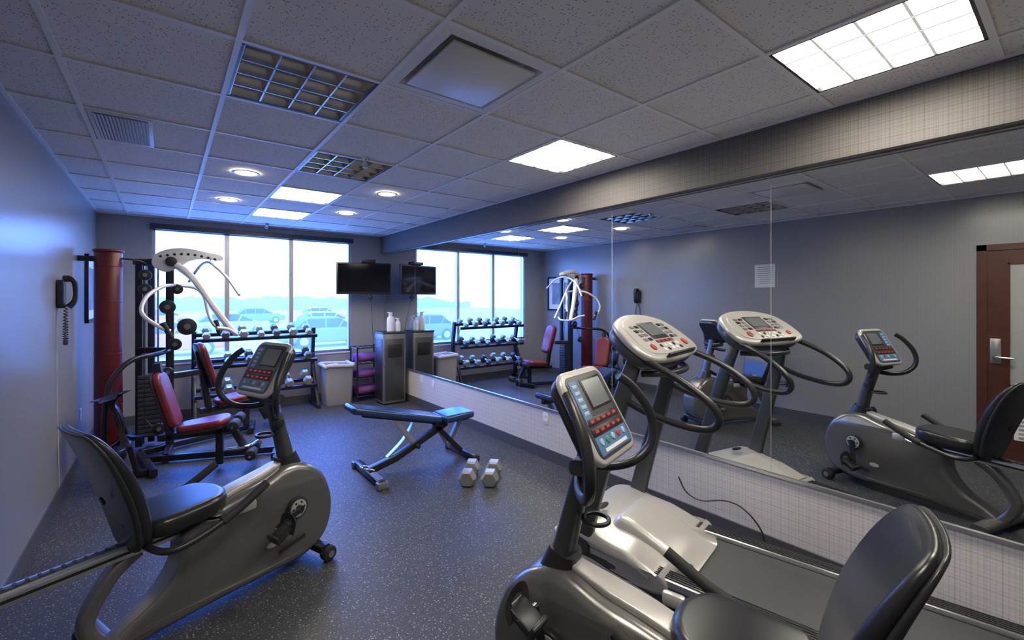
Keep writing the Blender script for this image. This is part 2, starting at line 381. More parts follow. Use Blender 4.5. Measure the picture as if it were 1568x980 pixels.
# framed picture
group('framed_picture',(XL,6.62,1.69))
multi_box('frame',[(0,.03,-.42,.42,.325,.36),(0,.03,-.42,.42,-.36,-.325),(0,.03,-.42,-.385,-.36,.36),(0,.03,.385,.42,-.36,.36)],M_black)
multi_box('mat_board',[(0,.012,-.39,.39,-.33,.33)],M_paper); multi_box('print',[(.012,.014,-.29,.29,-.23,.23)],M_art)
# wall phone
group('wall_phone',(XL,4.75,1.62))
pillow('base',rrect(.11,.22,.03),.022,.01,M_black,frame_mat((.022,0,0),(0,1,0),(0,0,1),(1,0,0)))
sweep('handset',[(.075,.0,.13),(.1,.0,.09),(.105,.0,.0),(.095,.0,-.06),(.065,.0,-.1)],.03,M_black,rect=(.055,.035,.8),up=(1,0,0),radii=[1.25,1,.8,1,1.3])
box('cradle_top',(.055,0,.12),(.05,.06,.05),M_black,bev=.012)
co=[]
for k in range(180):
    t=k/179
    base=Vector((.05,-.02+.05*math.sin(t*math.pi*2),-.09-.30*math.sin(t*math.pi)))
    a=k*1.3; co.append(base+Vector((.010*math.cos(a),.010*math.sin(a),0)))
sweep('coiled_cord',co,.0035,M_black,n=5,smooth=False)
sweep('line_wire',[(.006,-.02,-.11),(.006,-.05,-.5),(.006,.0,-1.1),(.006,.05,-1.5)],.0025,M_white,n=5)
# ------------------------------------------------------------------ recumbent bike
def knob(name,p,r,h,m,ax=(0,0,1)):
    p=Vector(p); a=Vector(ax).normalized(); return cyl(name,p,p+a*h,r,m,20,bev=min(r,h)*.25)
def bike(loc,ang,crank,seat):
    global MX
    g=group('recumbent_exercise_bike',(loc[0],loc[1],0),ang)
    MX=Matrix.Translation((-.05,0,0))
    P=[(-.40,.445),(-.3,.50),(-.15,.545),(.0,.575),(.14,.61),(.27,.585),(.37,.49),(.425,.34),(.415,.2),(.35,.1),(.22,.05),(.0,.055),(-.25,.05),(-.5,.035),(-.66,.025),(-.69,.06),(-.60,.13),(-.49,.20),(-.42,.29),(-.40,.37)]
    T=frame_mat((0,0,0),(1,0,0),(0,0,1),(0,-1,0))
    def taper(a,b,c):
        w=1.0 if a>-.05 else max(.45,1.0+(a+.05)*1.0)
        if b>.5: w*=1-(b-.5)*2.2
        return (a,b,c*w)
    pillow('housing',smoothpoly(P,5),.125,.04,M_silver,T,taper,seg=6)
    sweep('top_spine',[(.13,0,.615),(.0,0,.583),(-.15,0,.555),(-.3,0,.512),(-.42,0,.485)],.01,M_light,rect=(.10,.03,.7),up=(0,0,1),radii=[.7,1,1,.95,.8])
    for s in (-1,1):
        box('side_badge',(.14,.1262*s,.17),(.17,.003,.022),M_black,rot=(0,-.18,0),bev=.001)
        pillow('side_emblem',smoothpoly([(math.cos(t)*.035,math.sin(t)*.016) for t in [k*math.pi/4 for k in range(8)]],2),.002,.001,M_light,frame_mat((.02,.1262*s,.22),(1,0,0),(0,0,1),(0,s,0)))
    cx_,cz_=.17,.365; R=.165
    for s,a in ((1,crank),(-1,crank+math.pi)):
        y=.128*s
        cyl('crank_boss',(cx_,y-.01*s,cz_),(cx_,y+.012*s,cz_),.062,M_black,28,bev=.004); cyl('crank_dial',(cx_,y+.01*s,cz_),(cx_,y+.015*s,cz_),.05,M_light,28)
        cyl('crank_hub',(cx_,y+.01*s,cz_),(cx_,y+.04*s,cz_),.02,M_blackm)
        for k in range(6):
            t=k*math.pi/3; cyl('dial_hole',(cx_+.035*math.cos(t),y+.014*s,cz_+.035*math.sin(t)),(cx_+.035*math.cos(t),y+.0165*s,cz_+.035*math.sin(t)),.007,M_black,10)
        ex,ez=cx_+R*math.cos(a),cz_+R*math.sin(a)
        sweep('crank_arm',[(cx_,y+.035*s,cz_),(ex,y+.045*s,ez)],.01,M_blackm,rect=(.032,.014,.5),up=(0,1,0))
        cyl('pedal_axle',(ex,y+.04*s,ez),(ex,y+.15*s,ez),.008,M_chrome)
        box('pedal',(ex,y+.105*s,ez),(.105,.09,.028),M_black,rot=(0,-.5,0),bev=.008)
        box('pedal_heel',(ex-.05,y+.105*s,ez-.02),(.02,.09,.05),M_black,rot=(0,-.5,0),bev=.008)
        sweep('pedal_strap',[(ex+.02,y+.06*s,ez-.01),(ex+.035,y+.058*s,ez+.05),(ex+.035,y+.105*s,ez+.075),(ex+.035,y+.152*s,ez+.05),(ex+.02,y+.15*s,ez-.01)],.01,M_rub,rect=(.035,.005,.5),up=(1,0,0))
    sweep('front_stabilizer',[(.31,-.2,.075),(.31,.2,.075)],.025,M_blackm,rect=(.06,.05,.5))
    for s in (-1,1):
        cyl('front_caster',(.33,.17*s,.045),(.33,.225*s,.045),.045,M_rub,28,bev=.01); cyl('caster_hub',(.33,.222*s,.045),(.33,.23*s,.045),.02,M_grey)
    sweep('rear_stabilizer',[(-.66,-.26,.045),(-.66,-.1,.05),(-.66,.1,.05),(-.66,.26,.045)],.03,M_silver,rect=(.085,.05,.6))
    for s in (-1,1): box('rear_foot',(-.66,.255*s,.022),(.1,.05,.044),M_rub,bev=.012)
    sweep('rear_leg',[(-.56,0,.44),(-.66,0,.36),(-.74,0,.2),(-.68,0,.06)],.03,M_silver,rect=(.075,.055,.6),up=(1,0,0),radii=[1.1,1,1,1.3])
    box('seat_rail',(-.69,0,.455),(.72,.085,.05),M_alu,bev=.006)
    for s in (-1,1): box('rail_groove',(-.69,.043*s,.455),(.70,.003,.012),M_blackm,bev=0)
    box('rail_top_track',(-.69,0,.482),(.68,.03,.006),M_silverd,bev=.001)
    for k in range(16): box('rail_notch_%d'%(k+1),(-.98+k*.035,0,.487),(.01,.026,.004),M_black,bev=0)
    box('rail_end_cap',(-1.065,0,.455),(.035,.1,.065),M_black,bev=.01)
    MX=Matrix.Identity(4)
    sx=seat
    MX=Matrix.Translation((0,0,-.025))
    box('seat_carriage',(sx+.02,0,.525),(.30,.13,.055),M_black,bev=.015)
    box('seat_bracket',(sx-.16,0,.56),(.07,.14,.16),M_black,rot=(0,-.35,0),bev=.015)
    SP=smoothpoly([(-.16,-.15),(0,-.17),(.12,-.155),(.18,-.08),(.195,0),(.18,.08),(.12,.155),(0,.17),(-.16,.15),(-.18,0)],4)
    pillow('seat_cushion',SP,.042,.035,M_vinyl,Matrix.Translation((sx+.03,0,.58))@rotm(0,-.06,0),lambda a,b,c:(a,b,c+(.3*b*b if c>0 else 0)))
    BP=smoothpoly([(-.12,-.29),(0,-.30),(.12,-.29),(.17,-.18),(.205,0),(.205,.18),(.165,.275),(.08,.295),(-.08,.295),(-.165,.275),(-.205,.18),(-.205,0),(-.17,-.18)],4)
    d=Vector((-.36,0,.93)).normalized(); nrm=Vector((d.z,0,-d.x))
    TB=frame_mat((sx-.235,0,.80),(0,1,0),d,nrm)
    def bk(off):
        def f(a,b,c):
            k=1 if b<-.02 else 1-.5*min(1,(b+.02)/.30)**1.3
            return (a,b,(c+off)*k+.55*a*a-.25*b*b-.012)
        return f
    pillow('backrest_cushion',BP,.030,.027,M_vinyl,TB,bk(0))
    BP2=[(a*1.02,b*1.02) for a,b in BP]
    pillow('backrest_shell',BP2,.013,.011,M_black,TB,bk(-.030))
    knob('backrest_bolt',tuple(TB@Vector((0,-.05,-.055))),.02,.012,M_blackm,-nrm)
    for s in (-1,1):
        sweep('side_handle_bar',[(sx-.15,.05*s,.50),(sx-.13,.2*s,.50),(sx-.06,.245*s,.505),(sx+.08,.252*s,.54),(sx+.2,.252*s,.59)],.015,M_black)
        sweep('side_handle_grip',[(sx+.10,.252*s,.548),(sx+.2,.252*s,.59),(sx+.32,.252*s,.655)],.021,M_rub)
    sweep('seat_adjust_lever',[(sx+.1,-.06,.5),(sx+.18,-.15,.51),(sx+.26,-.17,.53)],.012,M_chrome); box('lever_grip',(sx+.27,-.17,.535),(.08,.03,.05),M_light,bev=.012)
    MX=Matrix.Identity(4)
    sweep('mast',[(.15,0,.56),(.12,0,.68),(.085,0,.82),(.045,0,.96),(.02,0,1.06)],.04,M_silverd,rect=(.085,.07,.7),up=(1,0,0),radii=[1.35,1.05,.95,.95,1])
    sweep('mast_collar',[(.155,0,.54),(.12,0,.66)],.04,M_black,rect=(.13,.12,.7),up=(1,0,0),radii=[1.2,.9])
    sweep('bottle_ring',[(.0+.045*math.cos(t),.045*math.sin(t),.80) for t in [k*math.pi/4 for k in range(8)]],.008,M_black,closed=True)
    knob('resistance_knob',(.06,-.03,.86),.028,.03,M_black,(0,-1,0))
    v=Vector((.50,0,.866)); n=Vector((-.866,0,.5)); TC=frame_mat((0,0,1.18),(0,-1,0),v,n)
    MX=TC
    pillow('console_back',rrect(.30,.31,.06),.03,.025,M_black,Matrix.Translation((0,-.0,-.03)))
    pillow('console_bezel',rrect(.325,.33,.055),.014,.012,M_light,Matrix.Translation((0,0,0)))
    pillow('console_overlay',rrect(.275,.285,.03),.003,.002,M_silverd,Matrix.Translation((0,0,.0145)))
    box('console_blue_strip',(-.098,.05,.018),(.055,.15,.002),M_blue,bev=0)
    box('console_lcd_frame',(.034,.068,.018),(.16,.115,.003),M_black,bev=.001); box('console_lcd',(.034,.068,.0197),(.14,.098,.002),M_lcd,bev=0)
    for r in range(2):
        box('led_bar_%d'%(r+1),(0,-.022-.034*r,.018),(.24,.026,.003),M_black,bev=.001)
        for k in range(5): box('led_digit_%d_%d'%(r+1,k+1),(-.09+.045*k,-.022-.034*r,.0197),(.024,.010,.002),M_led,bev=0)
    for k in range(5): box('menu_key_%d'%(k+1),(-.098,.105-.024*k,.0195),(.034,.013,.003),M_cyan,bev=.001)
    box('key_plate',(0,-.103,.018),(.25,.06,.002),M_blue,bev=0)
    for k in range(5): knob('round_key_%d'%(k+1),(-.09+.045*k,-.092,.019),.012,.003,(M_cyan,M_green,M_cyan,M_redk,M_cyan)[k])
    box('bottom_strip',(0,-.121,.0195),(.18,.011,.002),M_white,bev=0)
    MX=Matrix.Identity(4)
    for s in (-1,1):
        sweep('hand_grip_loop',[(.05,.03*s,.97),(.0,.13*s,.95),(-.06,.21*s,.96),(-.10,.265*s,1.01),(-.11,.285*s,1.08),(-.09,.275*s,1.16),(-.04,.245*s,1.24),(.0,.215*s,1.28)],.0175,M_black)
    sweep('console_yoke',[(.0,-.13,1.02),(.03,0,1.0),(.0,.13,1.02)],.03,M_black,rect=(.07,.05,.7))
    return g
bike((1.23,1.05),math.radians(90+16),math.radians(80),-.49)
bike((.46,2.84),math.radians(22),math.radians(15),-.46)
# ------------------------------------------------------------------ treadmill
def treadmill(loc,ang):
    global MX
    group('treadmill',(loc[0],loc[1],0),ang)
    T=frame_mat((0,0,0),(1,0,0),(0,0,1),(0,-1,0))
    box('deck',(-.6,0,.10),(1.75,.62,.07),M_blackm,bev=.01)
    box('running_belt',(-.62,0,.148),(1.70,.52,.02),mat('running_belt_rubber',(.06,.062,.062),.6,0,.1,120,.2),bev=.006)
    cyl('rear_roller',(-1.48,-.27,.125),(-1.48,.27,.125),.035,M_rub)
    for s in (-1,1):
        box('side_rail',(-.62,.315*s,.155),(1.78,.10,.05),M_alu,bev=.012)
        for k in range(5): box('rail_tread_%d'%(k+1),(-.62,(.28+.017*k)*s,.181),(1.74,.006,.005),M_blackm,bev=0)
        box('rail_skirt',(-.6,.355*s,.10),(1.75,.03,.10),M_silverd,bev=.01)
        box('rail_end_cap',(-1.51,.315*s,.13),(.07,.12,.11),M_black,bev=.02)
        box('foot',(-1.3,.33*s,.03),(.07,.06,.06),M_rub,bev=.01); box('foot_front',(.3,.33*s,.03),(.07,.06,.06),M_rub,bev=.01)
    P=[(-.10,.17),(-.03,.225),(.1,.27),(.3,.315),(.42,.31),(.5,.25),(.53,.12),(.5,.07),(.2,.06),(-.08,.09)]
    pillow('motor_hood',smoothpoly(P,4),.385,.035,M_light,T,lambda a,b,c:(a-(.10*(abs(c)/.385)**3 if a<.15 else 0),b-(.05*(abs(c)/.385)**3 if b>.2 else 0),c*(1.0 if a<.3 else 1-(a-.3)*.5)),seg=6)
    box('hood_skirt',(.2,0,.085),(.62,.775,.05),M_silverd,bev=.02)
    P2=[(-.27,.165),(-.18,.19),(-.08,.245),(.05,.295),(.18,.312),(.2,.2),(-.1,.16)]
    pillow('hood_tongue',smoothpoly(P2,4),.19,.045,M_light,T,seg=6)
    pillow('hood_badge',smoothpoly([(math.cos(t)*.055,math.sin(t)*.02) for t in [k*math.pi/5 for k in range(10)]],2),.004,.003,M_blackm,frame_mat((.30,0.12,.318),(0,-1,0),(1,0,.1),(0,0,1)))
    for s in (-1,1):
        sweep('upright',[(.33,.355*s,.08),(.27,.35*s,.35),(.16,.335*s,.75),(.07,.31*s,1.08),(.02,.27*s,1.27)],.04,M_silverd,rect=(.05,.10,.6),up=(1,0,0),radii=[1.25,1.05,.95,.9,.8])
        sweep('handrail',[(.06,.29*s,1.28),(-.08,.335*s,1.25),(-.25,.35*s,1.18),(-.38,.35*s,1.09),(-.42,.345*s,1.02),(-.38,.34*s,.965),(-.26,.335*s,.955),(-.08,.325*s,.985),(.08,.315*s,1.04)],.019,M_black)
    sweep('crossbar',[(-.02,-.28,1.18),(-.1,-.15,1.175),(-.12,0,1.175),(-.1,.15,1.175),(-.02,.28,1.18)],.018,M_black)
    v=Vector((.80,0,.60)); n=Vector((-.60,0,.80)); MX=frame_mat((.02,0,1.35),(0,-1,0),v,n)
    OUT=smoothpoly([(-.35,-.14),(-.15,-.175),(.15,-.175),(.35,-.14),(.39,-.02),(.33,.13),(.17,.195),(0,.21),(-.17,.195),(-.33,.13),(-.39,-.02)],5)
    pillow('console_back',[(a*.95,b*.95) for a,b in OUT],.05,.045,M_silverd,Matrix.Translation((0,0,-.045)))
    pillow('console_shell',OUT,.02,.018,M_light)
    IN=[(a*.84,b*.82+.005) for a,b in OUT]
    pillow('console_overlay',IN,.004,.003,M_light,Matrix.Translation((0,0,.02)))
    box('lcd_frame',(0,.045,.0245),(.22,.14,.004),M_black,bev=.001); box('lcd',(0,.052,.027),(.19,.10,.002),M_lcd,bev=0)
    for k in range(4): box('led_window_%d'%(k+1),(-.09+.06*k,-.045,.025),(.05,.02,.004),M_black,bev=0)
    for k in range(4): box('led_digit_%d'%(k+1),(-.09+.06*k,-.045,.0275),(.034,.011,.001),M_led,bev=0)
    for s in (-1,1):
        for k in range(8): box('program_key',(.155*s+(k%2)*.06*s,.085-.035*(k//2),.0255),(.042,.022,.004),M_blackm if k%3==0 else M_grey,bev=.001)
    for k in range(10): knob('round_key_%d'%(k+1),(-.12+.06*(k%5),-.08-.03*(k//5),.023),.012,.006,M_white if k%3 else M_black)
    knob('stop_key',(.23,-.08,.023),.026,.01,M_redk); knob('start_key',(-.23,-.08,.023),.022,.01,M_redk)
    box('book_ledge',(0,-.16,.035),(.4,.012,.03),M_black,bev=.004)
    MX=Matrix.Identity(4)
    sweep('console_neck',[(.06,-.25,1.24),(.08,0,1.24),(.06,.25,1.24)],.03,M_silverd,rect=(.09,.06,.6))
treadmill((2.33,1.51),math.radians(90+11))
group('power_cable',(0,0,0))
sweep('cord',[(2.95,1.76,.31),(2.95,1.70,.22),(2.93,1.58,.21),(2.92,1.42,.27),(2.92,1.30,.26),(2.93,1.20,.16),(2.95,1.18,.01)],.005,M_black,n=6)
# ------------------------------------------------------------------ adjustable weight bench
group('adjustable_weight_bench',(1.45,3.82,0),math.radians(0))
box('front_cross_foot',(0,0,.04),(.07,.62,.05),M_blackm,bev=.006)
for s in (-1,1): box('front_foot_cap_%d'%(s+2),(0,.3*s,.03),(.1,.06,.06),M_grey,bev=.01)
box('foot_plate',(.0,-.18,.068),(.06,.18,.004),M_alu,bev=0)
sweep('main_beam',[(.0,0,.06),(.25,0,.12),(.72,0,.33),(.78,0,.36)],.03,M_blackm,rect=(.06,.06,.2),smooth=False,up=(0,1,0))
sweep('rear_post',[(.64,0,.37),(.95,0,.05)],.03,M_blackm,rect=(.05,.06,.2),up=(0,1,0))
sweep('rear_post_brace',[(.95,0,.37),(.80,0,.12),(.72,0,.28)],.03,M_grey,rect=(.04,.05,.2),up=(0,1,0),smooth=False)
box('rear_cross_foot',(.97,0,.035),(.06,.5,.05),M_blackm,bev=.006)
for s in (-1,1): box('rear_foot_cap_%d'%(s+2),(.97,.245*s,.03),(.08,.05,.06),M_rub,bev=.01)
box('seat_support',(.85,0,.375),(.38,.05,.05),M_blackm,bev=.005)
def cushion(name,c,s,m,rot,trim=True):
    T=Matrix.Translation(c)@rotm(*rot)
    pillow(name,rrect(s[0],s[1],.04),s[2]/2,s[2]*.4,m,T)
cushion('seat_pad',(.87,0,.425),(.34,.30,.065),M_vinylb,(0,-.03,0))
d=math.atan2(.20,.80)
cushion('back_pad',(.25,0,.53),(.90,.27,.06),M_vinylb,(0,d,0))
box('back_support',(.30,0,.475),(.74,.05,.04),M_blackm,rot=(0,d,0),bev=.004)
sweep('incline_strut',[(.22,0,.5),(.35,0,.33),(.45,0,.20)],.02,M_alu,rect=(.05,.03,.2),smooth=False,up=(0,1,0))
sweep('incline_sector',[(.18,.035,.13),(.33,.035,.25),(.42,.035,.37),(.46,.035,.47)],.01,M_alu,rect=(.008,.05,.2),up=(0,1,0))
sweep('transport_handle',[(.03,-.05,.07),(-.06,-.03,.10),(-.06,.03,.10),(.03,.05,.07)],.01,M_chrome)
knob('pop_pin',(.45,-.04,.2),.02,.04,M_rub,(0,-1,0))
# ------------------------------------------------------------------ dumbbells
def hexhead(p,ax,r,L,m,name='head',roll=0,mx=None):
    p=Vector(p);ax=Vector(ax).normalized(); s=ax.cross(Vector((0,0,1))).normalized(); u=s.cross(ax)
    V=[];F=[]
    for t,k in ((-.5,.78),(-.34,1),(.34,1),(.5,.78)):
        for i in range(6):
            a=math.pi/3*i+roll; V.append(p+ax*(t*L)+(s*math.cos(a)+u*math.sin(a))*r*k)
    for l in range(3):
        for i in range(6): F.append([l*6+i,l*6+(i+1)%6,(l+1)*6+(i+1)%6,(l+1)*6+i])
    F.append(list(range(6))[::-1]); F.append([18+i for i in range(6)])
    return finish(name,V,F,m,False)
def dumbbell_parts(p,ax,r,L,hl,m,tag=''):
    p=Vector(p);ax=Vector(ax).normalized()
    hexhead(p-ax*L/2,ax,r,hl,m,'head'+tag); hexhead(p+ax*L/2,ax,r,hl,m,'head'+tag)
    cyl('handle'+tag,p-ax*L/2,p+ax*L/2,r*.24,M_chrome,12)
for (a,b) in (((2.04,3.14),(2.24,3.35)),((2.19,3.02),(2.39,3.22))):
    g=group('hex_dumbbell',((a[0]+b[0])/2,(a[1]+b[1])/2,0))
    dumbbell_parts((0,0,.065),(b[0]-a[0],b[1]-a[1],0),.075,.23,.11,M_dbl)
# ------------------------------------------------------------------ dumbbell rack
group('dumbbell_rack',(1.04,6.88,0))
w=.74
for s in (-1,1):
    sweep('side_post',[(w*s,.12,.0),(w*s,.12,.8),(w*s,.06,1.16)],.02,M_blackm,rect=(.05,.07,.2),up=(0,1,0),smooth=False)
    box('side_foot',(w*s,-.02,.03),(.05,.46,.05),M_blackm,bev=.005)
    sweep('side_brace',[(w*s,-.2,.04),(w*s,.08,.6)],.02,M_blackm,rect=(.04,.04,.2),up=(0,1,0))
for ti,z in enumerate((.33,.70,1.05)):
    for q in (-.12,.06):
        box('shelf_rail_%d'%(ti+1),(0,q-.02,z+(.06 if q>0 else 0)),(2*w,.035,.045),M_blackm,rot=(.35,0,0),bev=.003)
    n=7 if ti==2 else 6
    for k in range(n):
        x=-w+.12+k*(2*w-.24)/(n-1)+random.uniform(-.01,.01)
        r=.046+.012*((k*7+ti*3)%3)/2+(.008 if ti==0 else 0)
        dumbbell_parts((x,-.05,z+.045+r),(0,.95,.32),r,.2,.085,M_dbl if (k+ti)%3 else M_dbd,'_%d_%d'%(ti+1,k+1))
# ------------------------------------------------------------------ hamper, mat rack, cabinet
group('towel_hamper',(2.09,6.84,0))
VV=[];FF=[]
lay=[(.0,.19,.15),(.02,.195,.155),(.3,.205,.165),(.52,.212,.172),(.58,.215,.178),(.60,.21,.172),(.56,.19,.15),(.50,.18,.14)]
for z,a,b in lay:
    pr=rrect(2*a,2*b,.05)
    for k,(x,y) in enumerate(pr): 
        q=1+.012*math.sin(k*2.1+z*9); VV.append((x*q,y*q,z))
K=len(pr)
for l in range(len(lay)-1):
    for k in range(K): FF.append([l*K+k,l*K+(k+1)%K,(l+1)*K+(k+1)%K,(l+1)*K+k])
FF.append(list(range(K))[::-1])
finish('basket_body',VV,FF,M_cloth)
sweep('rim_liner',[(x,y,.585+.012*math.sin(i*1.9)) for i,(x,y) in enumerate(rrect(.43,.36,.06,3))],.026,M_cloth2,closed=True,n=8)
for i in range(5):
    pillow('towel_%d'%(i+1),smoothpoly([(math.cos(t)*(.08+.02*random.random()),math.sin(t)*(.06+.02*random.random())) for t in [k*math.pi/4 for k in range(8)]],3),.03,.028,M_cloth2,Matrix.Translation((random.uniform(-.08,.08),random.uniform(-.06,.06),.52+.01*i))@rotm(random.uniform(-.3,.3),random.uniform(-.3,.3),i))
group('exercise_mat_rack',(2.55,6.85,0))
for sx_ in (-.19,.19):
    for sy in (-.15,.15): cyl('post',(sx_,sy,0),(sx_,sy,.84),.012,M_blackm,10)
for z in (.08,.33,.58,.82):
    for sy in (-.15,.15): cyl('shelf_rail',(-.19,sy,z),(.19,sy,z),.008,M_blackm,8)
    for sx_ in (-.19,-.1,0,.1,.19): cyl('shelf_wire',(sx_,-.15,z),(sx_,.15,z),.006,M_blackm,8)
for ti,z in enumerate((.09,.34,.59)):
    for k in range(2):
        y=-.08+.15*k
        pts=[]
        for q in range(60):
            a=q*.42; r=.012+.055*q/59; pts.append((r*math.cos(a),r*math.sin(a)))
        V2=[];F2=[]
        for x in (-.185,.185):
            for (a,b) in pts: V2.append((x,y+a,z+.075+b))
        for q in range(59): F2.append([q,q+1,60+q+1,60+q])
        o=finish('rolled_mat',V2,F2,M_purple); md=o.modifiers.new('t','SOLIDIFY'); md.thickness=.009
group('towel_cabinet',(2.77,6.42,0))
box('body',(0,0,.54),(.36,.34,1.04),M_grey,bev=.01)
box('plinth',(0,0,.02),(.32,.30,.04),M_black,bev=.004)
box('front_panel',(0,-.172,.52),(.30,.01,.92),M_silverd,bev=.004)
box('side_panel',(-.182,0,.52),(.008,.28,.92),M_black,bev=.003)
box('front_recess',(0,-.178,.80),(.22,.006,.2),M_black,bev=.002)
box('top_lid',(0,0,1.07),(.38,.36,.03),M_black,bev=.012)
for k in range(8): box('vent_%d'%(k+1),(-.188,0,.86+.02*k),(.003,.2,.008),M_grey,bev=0)
def bottle(name,x,y,z,h,r,m):
    group(name,(x,y,z)); sweep('bottle_body',[(0,0,0),(0,0,h*.02),(0,0,h*.6),(0,0,h*.72),(0,0,h*.8),(0,0,h*.81),(0,0,h)],r,m,20,smooth=False,radii=[.9,1,1,.8,.45,.5,.5])
    sweep('nozzle',[(0,0,h*.95),(-.03,-.0,h*1.0),(-.05,0,h*.97)],.008,M_white)
bottle('spray_bottle',2.75,6.36,1.086,.29,.055,M_white); bottle('spray_bottle',2.86,6.34,1.086,.2,.04,M_white); bottle('spray_bottle',2.85,6.50,1.086,.22,.04,M_cloth2)
# ------------------------------------------------------------------ TV
group('wall_mounted_tv',(2.53,6.86,1.905),math.radians(-18))
box('tv_body',(0,.03,0),(.84,.045,.50),M_black,bev=.008); box('tv_screen',(0,.005,.008),(.79,.004,.44),M_screen,bev=0)
box('tv_back_hump',(0,.065,-.02),(.4,.04,.28),M_black,bev=.01)
box('cable_box',(.06,.03,.275),(.22,.14,.05),M_black,bev=.006)
sweep('mount_arm',[(0,.08,0),(.10,.16,0),(.05,.24,0),(.10,.35,0)],.02,M_blackm,rect=(.03,.06,.3),smooth=False,up=(0,0,1))
sweep('mount_neck',[(.1,.08,-.2),(.1,.08,-.36)],.012,M_blackm); box('media_box',(.1,.08,-.3),(.06,.05,.05),M_black,bev=.005)
sweep('cable',[(.1,.1,-.3),(.12,.15,-.55),(.14,.22,-.9),(.16,.26,-1.4)],.004,M_black,n=6)
# ------------------------------------------------------------------ punching bag
group('punching_bag',(-.445,5.75,0))
cyl('bag_body',(0,0,.10),(0,0,2.05),.108,M_bagred,40,bev=.02)
for z in (.55,1.05,1.55,1.9): sweep('seam_%d'%int(z*100),[(.109*math.cos(t),.109*math.sin(t),z) for t in [k*math.pi/8 for k in range(16)]],.003,M_bagred,closed=True,n=6,sub=2)
sweep('top_roll',[(.106*math.cos(t),.106*math.sin(t),2.05) for t in [k*math.pi/8 for k in range(16)]],.015,M_bagred,closed=True,n=10,sub=2)
cyl('base_plate',(0,0,0),(0,0,.10),.14,M_black,32,bev=.02)
box('wall_bracket',(-.16,0,1.97),(.12,.06,.05),M_blackm); sweep('side_strap',[(.10,-.03,1.98),(.21,-.02,1.97),(.29,.06,1.93)],.02,M_black,rect=(.05,.015,.3),up=(0,0,1))
# ------------------------------------------------------------------ multi gym (world coordinates)
group('multi_station_home_gym',(0,0,0))
def beam(n,pts,m=None,w=.06,h=.06,up=(0,0,1),sm=False): return sweep(n,pts,.03,m or M_blackm,rect=(w,h,.25),smooth=sm,up=up)
beam('base_rail',[(-.17,5.40,.05),(.92,4.98,.05)]); beam('base_cross_front',[(-.08,4.95,.04),(-.2,5.65,.04)]); beam('base_cross_end',[(.86,4.78,.04),(.98,5.2,.04)])
beam('base_rail_2',[(.0,5.75,.05),(.85,6.05,.05)]); beam('base_cross_2',[(.80,5.85,.04),(.88,6.25,.04)]); beam('base_link',[(-.2,5.65,.05),(.05,5.75,.05)]); beam('base_link_2',[(.0,5.3,.05),(.05,5.8,.05)])
beam('main_tower',[(.04,5.72,.04),(.04,5.72,1.95)],w=.07,h=.07,up=(1,0,0))
beam('rear_tower',[(-.22,5.95,.04),(-.22,5.95,2.0)],up=(1,0,0)); beam('rear_tower_2',[(-.12,6.1,.04),(-.12,6.1,2.0)],up=(1,0,0))
for k in range(14): box('weight_plate_%d'%(k+1),(-.12,5.98,.15+.047*k),(.22,.14,.042),M_dbd,bev=.004)
for s in (-.06,.06): cyl('guide_rod',(-.12+s,5.98,.05),(-.12+s,5.98,1.95),.01,M_chrome,10)
beam('stack_top',[(-.25,6.0,1.97),(.06,5.7,1.97)])
PL=smoothpoly([(-.15,-.04),(-.12,.05),(.0,.11),(.15,.12),(.30,.09),(.44,.06),(.45,.01),(.30,.02),(.18,.0),(.08,-.07),(-.02,-.12),(-.1,-.1)],5)
for q in (-.035,.035): pillow('head_side_plate',PL,.006,.003,M_gymw,frame_mat((.04,5.60+q,1.98),(.97,-.2,0),(0,0,1),(-.2,-.97,0)))
Th=frame_mat((.04,5.60,1.98),(.97,-.2,0),(0,0,1),(-.2,-.97,0))
for k in range(9):
    a=Th@Vector((-.07+.058*k,.03+.03*math.sin(k*.45),.0)); n_=Vector((.2,.97,0))
    cyl('head_hole_%d'%(k+1),a-n_*.043,a+n_*.043,.013,M_black,14)
cyl('head_pulley',(.05,5.54,1.96),(.05,5.66,1.96),.05,M_black,28,bev=.005)
sweep('lat_bar',[(.58,4.95,1.62),(.50,5.1,1.78),(.42,5.3,1.90),(.36,5.55,1.97),(.30,5.85,1.93),(.22,6.15,1.78)],.014,M_gymw)
sweep('lat_cable',[(.38,5.5,2.0),(.38,5.48,1.94)],.004,M_black)
sweep('press_arm_main',[(.10,5.52,1.92),(.22,5.42,1.80),(.40,5.3,1.5),(.58,5.2,1.22)],.025,M_gymw,rect=(.05,.06,.5),up=(0,1,0),radii=[1.2,1.2,1,.9])
sweep('press_arm_second',[(.10,5.62,1.90),(.24,5.60,1.76),(.42,5.6,1.46),(.56,5.6,1.24)],.016,M_gymw)
sweep('press_arm_handle',[(.40,5.05,1.30),(.50,5.1,1.28),(.58,5.2,1.22),(.60,5.4,1.22),(.56,5.5,1.26)],.017,M_gymw)
for s,y in ((-1,5.2),(1,5.75)):
    sweep('pec_arm_%d'%(s+2),[(.06,5.55,1.72),(-.02 if s<0 else .25,5.5+.1*s,1.70),(-.14 if s<0 else .33,5.4+.12*s,1.60),(-.17 if s<0 else .36,5.35+.15*s,1.45),(-.05 if s<0 else .40,5.3+.15*s,1.33),(.04 if s<0 else .45,5.3+.15*s,1.28)],.018,M_gymw)
    sweep('pec_grip_%d'%(s+2),[(-.02 if s<0 else .42,5.3+.15*s,1.36),(.05 if s<0 else .46,5.3+.15*s,1.22)],.024,M_rub)
